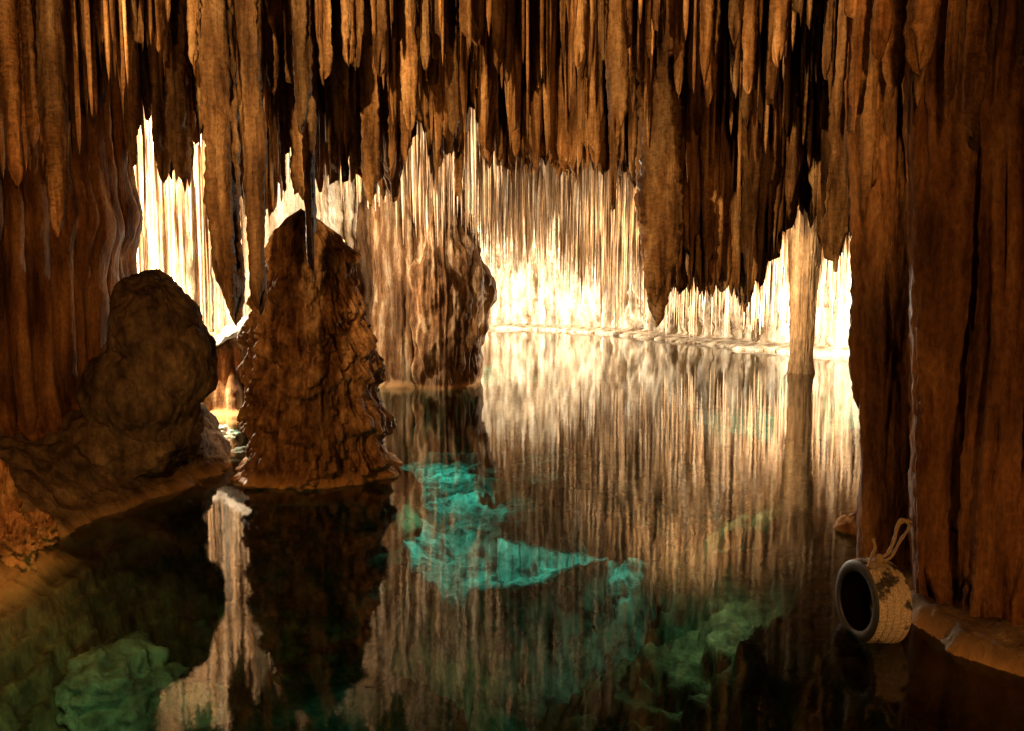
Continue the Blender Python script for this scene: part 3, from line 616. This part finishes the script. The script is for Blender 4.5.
# ------------------------------------------------------------------ uncountable fine stalactites beyond the curtain
def fine_field(n, seed, sampler):
    g = np.random.default_rng(seed); parts = []; na = 7
    for i in range(n):
        x, y, zt, zb, R = sampler(g)
        nz = 9; t = np.linspace(0, 1, nz); th = np.linspace(0, 2 * np.pi, na, endpoint=False) + g.uniform(0, 6)
        prof = np.interp(t, [0, 0.5, 0.85, 1], [1.5, 1.0, 0.5, 0.06]) * (1 + g.uniform(-0.2, 0.2, nz))
        r = R * prof[:, None] * (1 + 0.2 * g.uniform(-1, 1, na)[None])
        z = zt + (zb - zt) * t; jx = np.cumsum(g.normal(0, R * 0.12, nz))
        V = np.stack([x + jx[:, None] + r * np.cos(th), y + r * np.sin(th), np.broadcast_to(z[:, None], r.shape)], -1)
        parts.append(grid_arrays(V, wrap=True))
    return join(parts)
LAY = [(370, 640, 12.5, 17.5, 95, 190, 420), (395, 500, 16.2, 19.5, 150, 250, 200), (255, 400, 13.5, 18, 150, 215, 160), (480, 860, 18, 26, 170, 250, 800), (480, 900, 26, 38, 200, 275, 800), (560, 870, 24, 34, 240, 300, 420), (110, 250, 12.5, 15.5, 90, 190, 120), (740, 880, 22, 27, 215, 285, 300), (575, 900, 27, 38, 245, 305, 420), (600, 890, 25.5, 30, 285, 338, 260), (142, 250, 14.2, 15.3, 200, 400, 70)]
fields = []
for li, (xa, xb, da, db, ya, yb, n) in enumerate(LAY):
    def smp(g, xa=xa, xb=xb, da=da, db=db, ya=ya, yb=yb):
        d = g.uniform(da, db); px = g.uniform(xa, xb); py = g.uniform(ya, yb); p = P(px, py, d)
        return p[0], d, float(ceil_z(np.array(p[0]), np.array(d))) + 0.2, p[2], g.uniform(0.018, 0.05) * (1 + (d - 14) / 30)
    fields.append(fine_field(n, 300 + li, smp))
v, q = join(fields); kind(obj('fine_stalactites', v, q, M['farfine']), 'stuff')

# ------------------------------------------------------------------ tyre and rope
from mathutils import Vector, Matrix
TD = 5.0; tc = Vector(P(872, 601, TD)); TR = 0.273; TW = 0.22
axis = Vector((-0.99, -0.12, 0.06)).normalized(); upv = Vector((0.10, 0, 1)); upv = (upv - axis * upv.dot(axis)).normalized(); rt = upv.cross(axis)
def ring(profile, na=96, mod=None):
    a = np.linspace(0, 2 * np.pi, na, endpoint=False); pr_ = np.array(profile)
    Rr = np.broadcast_to(pr_[:, 0][:, None], (len(pr_), na)).copy(); Aa = np.broadcast_to(pr_[:, 1][:, None], (len(pr_), na)).copy()
    if mod is not None: Rr = Rr + mod(np.broadcast_to(a, Rr.shape), Aa)
    V = np.array(tc)[None, None] + Rr[..., None] * (np.cos(a)[None, :, None] * np.array(rt) + np.sin(a)[None, :, None] * np.array(upv)) + Aa[..., None] * np.array(axis)
    return grid_arrays(V, wrap=True)
T = thing('tyre', 'old dusty car tyre hung by rope against the broad tan column', 'tyre', tuple(tc))
hw = TW / 2
def tread_mod(a, A):
    u = A / hw; gro = np.zeros_like(a)
    for c in (-0.62, -0.22, 0.2, 0.6): gro = np.maximum(gro, np.exp(-((u - c) / 0.05) ** 2))
    cross = (np.sin(a * 60 + 4.0 * u) > 0.80) * (np.abs(u) < 0.97)
    return -0.010 * np.maximum(gro, 0.45 * cross)
aw = np.linspace(-hw * 0.98, hw * 0.98, 61)
v, q = ring([(TR - 0.016 * abs(a / hw) ** 3, a) for a in aw], 384, tread_mod); obj('tread', v, q, M['dust'], T)
for s in (1, -1):
    pf = [(TR - 0.016, s * hw * 0.98), (TR - 0.035, s * hw * 1.06), (TR - 0.07, s * hw * 1.08), (TR - 0.085, s * hw * 1.02), (TR - 0.09, s * hw * 0.96), (TR - 0.078, s * hw * 0.9), (TR - 0.05, s * hw * 0.88), (TR - 0.03, s * hw * 0.82)]
    v, q = ring(pf); obj('sidewall', v, q, M['rubber'], T)
v, q = ring([(TR - 0.03, s * hw * 0.85) for s in (-1, -0.3, 0.3, 1)]); obj('inner_liner', v, q, M['rubber'], T)
def tube(pts, r, na=8):
    pts = [Vector(p) for p in pts]; fine = []
    for i in range(len(pts) - 1):   # catmull-rom
        p0 = pts[max(i - 1, 0)]; p1 = pts[i]; p2 = pts[i + 1]; p3 = pts[min(i + 2, len(pts) - 1)]
        for k in range(8):
            t = k / 8; fine.append(0.5 * ((2 * p1) + (p2 - p0) * t + (2 * p0 - 5 * p1 + 4 * p2 - p3) * t * t + (3 * p1 - p0 - 3 * p2 + p3) * t ** 3))
    fine.append(pts[-1]); rows = []
    for i, p in enumerate(fine):
        t = (fine[min(i + 1, len(fine) - 1)] - fine[max(i - 1, 0)]).normalized(); s = t.cross(Vector((0.3, 1, 0.2))).normalized(); b = t.cross(s)
        rows.append([p + (s * math.cos(a) + b * math.sin(a)) * r * (1 + 0.18 * math.sin(2 * a + i * 0.9)) for a in np.linspace(0, 2 * np.pi, na, endpoint=False)])
    return grid_arrays(np.array([[list(x) for x in rw] for rw in rows]), wrap=True)
T = thing('rope', 'frayed pale rope tying the tyre to the rock column', 'rope', P(880, 555, TD))
def R_(px, py, dd=0): return P(px, py, TD + dd)
v, q = tube([R_(884, 566, -0.06), R_(878, 560, -0.02), R_(888, 553, 0), R_(894, 540, 0.05), R_(899, 524, 0.1), R_(910, 521, 0.15)], 0.011); obj('strand', v, q, M['rope'], T)
v, q = tube([R_(876, 562, 0.02), R_(890, 558, 0.02), R_(900, 541, 0.05), R_(909, 527, 0.1), R_(902, 519, 0.1), R_(896, 528, 0.08)], 0.009); obj('strand', v, q, M['rope'], T)
v, q = tube([R_(868, 568, -0.12), R_(872, 556, -0.02), R_(875, 548, 0.03), R_(873, 538, 0.03)], 0.009); obj('frayed_end', v, q, M['rope'], T)
v, q = lump(44, R_(879, 559, -0.02), (0.025, 0.025, 0.03), 14, 0.3, 2); obj('knot', v, q, M['rope'], T)

# small lamp glimpsed at the shoulder of the mound
lc = Vector(P(343, 243, 10.0)); T = thing('cave_lamp', 'tiny glowing lamp on the right shoulder of the mound', 'lamp', tuple(lc))
v, q = lump(45, lc, (0.022, 0.022, 0.04), 14, 0.05); obj('bulb', v, q, M['bulb'], T)
v, q = lump(46, lc + Vector((0, 0.05, -0.03)), (0.05, 0.03, 0.06), 14, 0.1); obj('housing', v, q, M['lamp_body'], T)
print('stalactites', len(stal))
